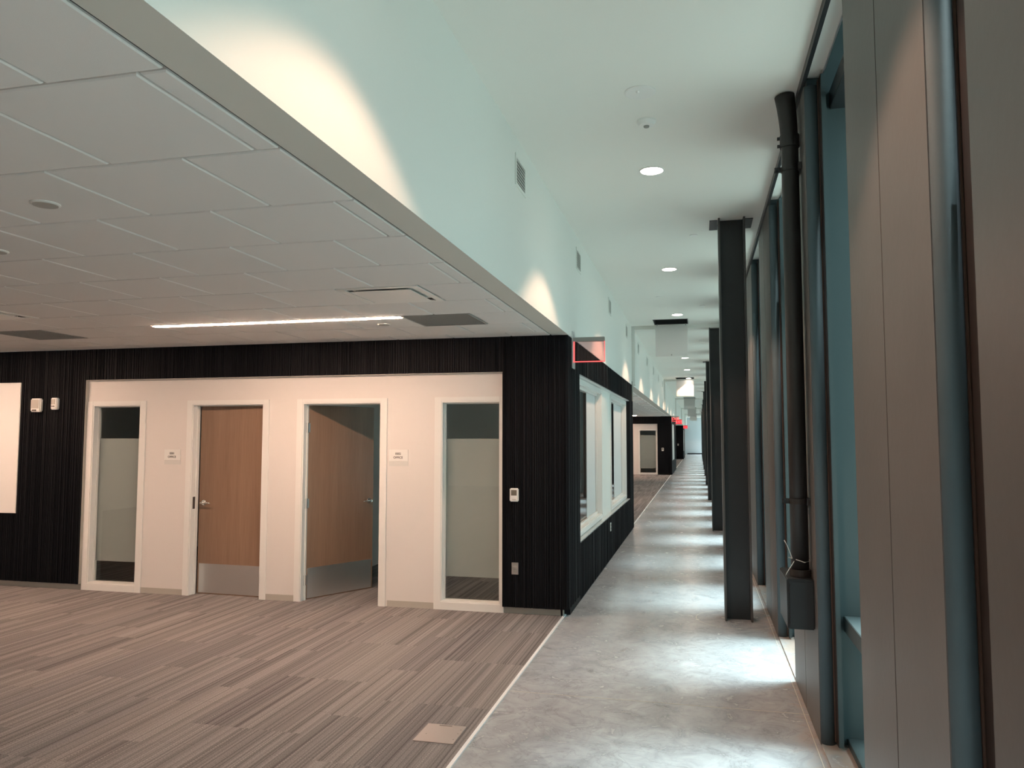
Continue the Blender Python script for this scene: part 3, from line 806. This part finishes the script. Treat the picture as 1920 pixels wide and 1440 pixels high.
# ------------------------------------------------------------------ hanging ceiling hatches
hl = ['white ceiling hatch door hanging open, nearest one with black opening above', 'ceiling hatch door hanging open and glowing in a downlight', 'third open ceiling hatch door, grey and in shade', 'fourth open hatch door, small and far off', 'farthest open hatch door near the end wall']
for i, (hy, hs) in enumerate(HATCH):
    r = thing('ceiling_hatch', (-.80+hs/2, hy, CH), hl[i], 'hatch', 'ceiling access hatches hanging open')
    x0, x1 = -.80, -.80+hs
    B(x0+.008, x1-.008, hy-.022, hy-.004, CH-hs-.01, CH-.03).build('door_panel', 'offw', r, bevel=.002)
    m = MB().box(x0-.012, x0+.004, hy-hs-.012, hy+.012, CH-.005, CH+.12).box(x1-.004, x1+.012, hy-hs-.012, hy+.012, CH-.005, CH+.12).box(x0, x1, hy-hs-.012, hy-hs+.004, CH-.005, CH+.12).box(x0, x1, hy-.004, hy+.012, CH-.005, CH+.12)
    m.build('frame', 'steel', r)  # cavity walls coloured dark for the shade inside the open hatch
    for a in (x0+.03, x1-.05): B(a, a+.02, hy-.020, hy+.002, CH-.045, CH-.001).build('hinge', 'hinge', r)
    B(x0+hs/2-.008, x0+hs/2+.008, hy-.03, hy-.022, CH-hs+.005, CH-hs+.03).build('latch', 'greyp', r)
    B(x0-.02, x1+.02, hy-hs-.02, hy+.02, CH+.12, CH+.13).build('cavity_dark_sheet', 'dark', r)  # black sheet standing in for the darkness inside the ceiling cavity

# ------------------------------------------------------------------ small ceiling devices
def disc(x, y, z, r, lab, nm='sprinkler_cover', cat='sprinkler cover', mt='plastic', grp=None, prof=None):
    o = thing(nm, (x, y, z), lab, cat, grp)
    MB().lathe((x, y, z), prof or [(r, 0), (r, .004), (r*.9, .007), (r*.85, .007)], 32, 'z', -1).build('cover_plate', mt, o, smooth=False)
    return o
o = disc(-.332, 4.86, CH, .10, 'large flat white round cover plate in the corridor ceiling', 'ceiling_cover', 'cover plate')
MB().lathe((-.345, 4.83, CH-.007), [(.012, 0), (.010, .008), (.004, .011)], 16, 'z', -1).build('nub', 'plastic', o)
o = disc(-.322, 5.32, CH, .062, 'domed white smoke detector in the corridor ceiling', 'smoke_detector', 'smoke detector', prof=[(.066, 0), (.066, .012), (.058, .022), (.050, .034), (.030, .038)])
MB().lathe((-.322, 5.32, CH-.038), [(.020, 0), (.018, .010), (.006, .013)], 16, 'z', -1).build('sensor', 'greyp', o)
for x, y, l in ((-.026, 8.53, 'small white sprinkler cover left of the big black column top'), (-.58, 12.2, 'faint sprinkler cover between second and third downlights'),
                (.088, 13.18, 'small grey sprinkler cover right of the third downlight'), (.071, 17.9, 'tiny sprinkler cover right of the open hatch panel')):
    disc(x, y, CH, .045, l)
for x, y, l in ((-2.817, 2.807, 'round grey ceiling disc in a tile at upper left'), (-2.80, 6.59, 'small grey disc just below the long linear light'), (-3.80, 3.47, 'round disc at the left picture edge in the tiled ceiling')):
    o = disc(x, y, SH, .062, l, 'ceiling_speaker', 'speaker', 'plastic')
    MB().cyl((x, y, SH-.0065), (x, y, SH-.009), .052, n=28).build('speaker_grille', 'disc', o)

# diffusers and return grilles in the lower ceiling
def diffuser(x0, y0, lab):
    r = thing('air_diffuser', (x0+.31, y0+.31, SH), lab, 'diffuser', 'square air supply diffusers')
    x1, y1 = x0+T, y0+T; z = SH
    m = MB(); a = .055
    m.box(x0+.006, x1-.006, y0+.006, y0+a, z-.003, z+.004).box(x0+.006, x1-.006, y1-a, y1-.006, z-.003, z+.004).box(x0+.006, x0+a, y0+a, y1-a, z-.003, z+.004).box(x1-a, x1-.006, y0+a, y1-a, z-.003, z+.004)
    m.build('frame', 'plastic', r)
    # recessed cone
    m = MB(); i0, i1 = a, .12
    q = [(x0+i0, y0+i0), (x1-i0, y0+i0), (x1-i0, y1-i0), (x0+i0, y1-i0)]; w_ = [(x0+i1, y0+i1), (x1-i1, y0+i1), (x1-i1, y1-i1), (x0+i1, y1-i1)]
    m.v = [(p[0], p[1], z+.004) for p in q]+[(p[0], p[1], z+.055) for p in w_]
    m.f = [(i, (i+1) % 4, 4+(i+1) % 4, 4+i) for i in range(4)]+[(4, 5, 6, 7)]
    m.build('throat', 'steel', r)
    B(x0+.085, x1-.085, y0+.085, y1-.085, z-.010, z-.006).build('face_plate', 'plastic', r, bevel=.0015)
    for sx in (.12, .5):
        for sy in (.12, .5): MB().cyl((x0+sx, y0+sy, z-.006), (x0+sx, y0+sy, z+.052), .004, n=8).build('hanger', 'metal', r)
diffuser(-2.48, 4.94, 'square white air diffuser in the tiled ceiling above the long light')
diffuser(-6.20, 4.94, 'air diffuser cut by the left picture edge')
def grille(x0, y0, lab):
    r = thing('return_grille', (x0+.31, y0+.31, SH), lab, 'vent grille', 'grey return air grilles')
    x1, y1 = x0+T, y0+T; z = SH; a = .02
    m = MB().box(x0+.006, x1-.006, y0+.006, y0+a, z-.003, z+.006).box(x0+.006, x1-.006, y1-a, y1-.006, z-.003, z+.006).box(x0+.006, x0+a, y0+a, y1-a, z-.003, z+.006).box(x1-a, x1-.006, y0+a, y1-a, z-.003, z+.006)
    m.build('frame', 'grille', r)
    m = MB(); st = .0135; n = int((T-2*a)/st)
    for i in range(n): m.box(x0+a, x1-a, y0+a+i*st, y0+a+i*st+.0035, z-.001, z+.009)
    for i in range(n): m.box(x0+a+i*st, x0+a+i*st+.0035, y0+a, y1-a, z-.001, z+.009)
    tag(m.build('egg_crate', 'grille', r), kind='stuff')
    B(x0+a, x1-a, y0+a, y1-a, z+.0095, z+.011).build('backing', 'grille', r)
grille(-2.48, 6.18, 'grey square return grille right of the long light')
grille(-6.82, 6.18, 'grey square return grille at the far left of the tiled ceiling')

# ------------------------------------------------------------------ wall vents high on the left wall
vy = [5.53, 8.40, 11.5, 14.25, 17.1, 20.0, 22.9, 25.8, 28.8]
def vent(y, lab):
    r = thing('wall_vent', (WX, y, 3.7), lab, 'wall vent', 'small wall vents along the upper left wall')
    z0, z1, h = 3.605, 3.845, .17; x = WX
    m = MB().box(x, x+.006, y-h, y-h+.03, z0, z1).box(x, x+.006, y+h-.03, y+h, z0, z1).box(x, x+.006, y-h+.03, y+h-.03, z1-.028, z1).box(x, x+.006, y-h+.03, y+h-.03, z0, z0+.028)
    m.build('frame', 'white', r, bevel=.001)
    B(x+.0002, x+.001, y-h+.03, y+h-.03, z0+.028, z1-.028).build('opening', 'greyp', r)
    for i in range(7):
        z = z0+.034+i*.0255
        m = MB(); m.v = [(x+.001, y-h+.03, z+.014), (x+.008, y-h+.03, z), (x+.008, y-h+.03, z+.003), (x+.001, y-h+.03, z+.017), (x+.001, y+h-.03, z+.014), (x+.008, y+h-.03, z), (x+.008, y+h-.03, z+.003), (x+.001, y+h-.03, z+.017)]
        m.f = [(0, 1, 2, 3), (7, 6, 5, 4), (0, 4, 5, 1), (1, 5, 6, 2), (2, 6, 7, 3), (3, 7, 4, 0)]
        m.build('louvre', 'white', r)
    return r
v0 = vent(vy[0], 'nearest louvred vent high on the white left wall')
for i, y in enumerate(vy[1:]):
    o = copy_tree(v0); o.location.y = y
    o['label'] = '%s small louvred vent along the white left wall' % ORD[i+1]

# ------------------------------------------------------------------ exit signs and brackets
def exit_sign(y, lab, solid=False, txt=False):
    r = thing('exit_sign', (WX, y, 2.5), lab, 'exit sign', 'edge-lit exit signs')
    B(WX, WX+.012, y-.075, y+.075, 2.49, 2.875).build('wall_plate', 'alu', r, bevel=.002)
    B(WX+.012, WX+.335, y-.022, y+.022, 2.772, 2.815).build('housing', 'greyp', r, bevel=.003)
    m = MB(); m.box(WX+.020, WX+.33, y-.004, y+.004, 2.566, 2.772); m.build('clear_panel', 'redsolid' if solid else 'redpan', r)
    m = MB().box(WX+.014, WX+.020, y-.005, y+.005, 2.56, 2.772).box(WX+.33, WX+.336, y-.005, y+.005, 2.56, 2.772).box(WX+.014, WX+.336, y-.005, y+.005, 2.556, 2.566)
    m.build('glowing_edge', 'red', r)
    if txt:
        text_part('lettering', 'EXIT', .17, (.175, -.006, .17), 'plastic' if solid else 'red', r)
exit_sign(7.98, 'clear red-glowing edge-lit sign on the near corner of the black block')
exit_sign(38.1, 'far clear red sign on the corner of the second black block', txt=True)
exit_sign(44.9, 'far solid red sign at the rear of the second black block', True, True)
exit_sign(66.1, 'farthest small red sign on the last black block', True, True)
o = B(WX, WX+.014, 15.28, 15.42, 2.49, 2.875).build('sign_bracket', 'greyp', bevel=.002)
tag(o, 'thin grey sign bracket at the rear corner of the first black block', 'bracket')

# ------------------------------------------------------------------ wall devices
wb = thing('whiteboard', (-9.17, YF, .87), 'large blank white board in the black wall at the left edge', 'whiteboard')
B(-10.4, -7.955, YF-.012, YF+.03, .885, 2.415).build('board_face', 'board', wb)
m = MB().box(-10.4, -7.94, YF-.02, YF+.03, 2.415, 2.43).box(-10.4, -7.94, YF-.02, YF+.03, .87, .885).box(-7.955, -7.94, YF-.02, YF+.03, .885, 2.415)
m.build('frame', 'trimw', wb, bevel=.002)
yf = YF-.013
a = thing('alarm_strobe', (-7.68, yf, 2.08), 'larger white alarm unit on the black wall beside the white board', 'alarm')
B(-7.755, -7.61, yf-.045, yf+.005, 2.075, 2.235).build('body', 'plastic', a, bevel=.012)
B(-7.742, -7.632, yf-.050, yf-.044, 2.115, 2.222).build('speaker_face', 'base', a, bevel=.002)
MB().box(-7.715, -7.665, yf-.056, yf-.044, 2.085, 2.103).build('strobe_lens', 'screen', a)
a = thing('motion_sensor', (-7.42, yf, 2.1), 'smaller white sensor on the black wall nearer the narrow window', 'sensor')
B(-7.465, -7.375, yf-.045, yf+.005, 2.10, 2.24).build('body', 'plastic', a, bevel=.01)
B(-7.452, -7.40, yf-.049, yf-.044, 2.16, 2.225).build('lens', 'base', a, bevel=.001)
B(-7.445, -7.405, yf-.052, yf-.044, 2.134, 2.146).build('strobe_lens', 'screen', a)
def sign(x0, x1, z0, z1, num, lab):
    r = thing('room_sign', ((x0+x1)/2, YW, z0), lab, 'sign', 'office room signs'); y = YW
    zm = z0+(z1-z0)*.30
    B(x0, x1, y-.004, y, z0, zm-.001).build('lower_plate', 'signp', r, bevel=.0008)
    B(x0, x1, y-.008, y, zm+.001, z1).build('upper_plate', 'trimw', r, bevel=.0012)
    for body, z, s, nm in ((num, z1-.045, .032, 'room_number'), ('OFFICE', z1-.085, .033, 'room_name')):
        text_part(nm, body, s, (-.004, -.0088, z-z0), 'ink', r, .0006)
sign(-5.955, -5.745, 1.465, 1.635, 'E001', 'small pale sign lettered OFFICE left of the nearly shut door')
sign(-3.205, -2.99, 1.470, 1.645, 'E002', 'small pale sign lettered OFFICE right of the half-open door')
t = thing('thermostat', (-1.82, yf, 1.13), 'white thermostat with small grey screen on the near black wall', 'thermostat')
B(-1.870, -1.778, yf-.022, yf+.004, 1.128, 1.262).build('body', 'plastic', t, bevel=.008)
B(-1.854, -1.796, yf-.0235, yf-.021, 1.190, 1.244).build('screen', 'screen', t)
B(-1.845, -1.805, yf-.0235, yf-.021, 1.146, 1.152).build('button', 'base', t)
t = thing('power_outlet', (-1.815, yf, .4), 'steel duplex outlet low on the black wall under the thermostat', 'outlet')
B(-1.852, -1.782, yf-.008, yf+.004, .402, .520).build('cover_plate', 'metal', t, bevel=.0015)
for z in (.485, .437):
    s = B(-1.835, -1.799, yf-.0100, yf-.007, z-.014, z+.014).build('receptacle', 'greyp', t, bevel=.002)
t = thing('power_outlet', (WX, 11.4, .42), 'narrow white outlet low on the black corridor side under the windows', 'outlet')
B(bx+.009, bx+.017, 11.345, 11.42, .42, .54).build('cover_plate', 'plastic', t, bevel=.0015)
for z in (.505, .457): B(bx+.016, bx+.019, 11.365, 11.40, z-.014, z+.014).build('receptacle', 'greyp', t)
for y0, l in ((38.0, 'tiny white thermostat on the second black block'), (66.0, 'tiny white thermostat on the last black block')):
    t = thing('thermostat', (-1.7, y0, 1.14), l, 'thermostat')
    B(-1.76, -1.66, y0-.035, y0-.005, 1.14, 1.29).build('body', 'plastic', t, bevel=.006)
    B(-1.74, -1.68, y0-.037, y0-.034, 1.21, 1.27).build('screen', 'screen', t)

# floor box lid
fb = thing('floor_box', (-1.53, 4.52, CZ), 'flat pinkish-grey floor outlet lid on the carpet near the white strip', 'floor box')
B(-1.655, -1.405, 4.385, 4.664, CZ, CZ+.005).build('lid', 'boxlid', fb, bevel=.002)
B(-1.575, -1.495, 4.642, 4.648, CZ+.0045, CZ+.0058).build('finger_slot', 'ink', fb)
for a in ((-1.425, 4.45), (-1.425, 4.54), (-1.425, 4.60), (-1.61, 4.50)): MB().cyl((a[0], a[1], CZ+.0045), (a[0], a[1], CZ+.0058), .004, n=10).build('screw', 'greyp', fb)
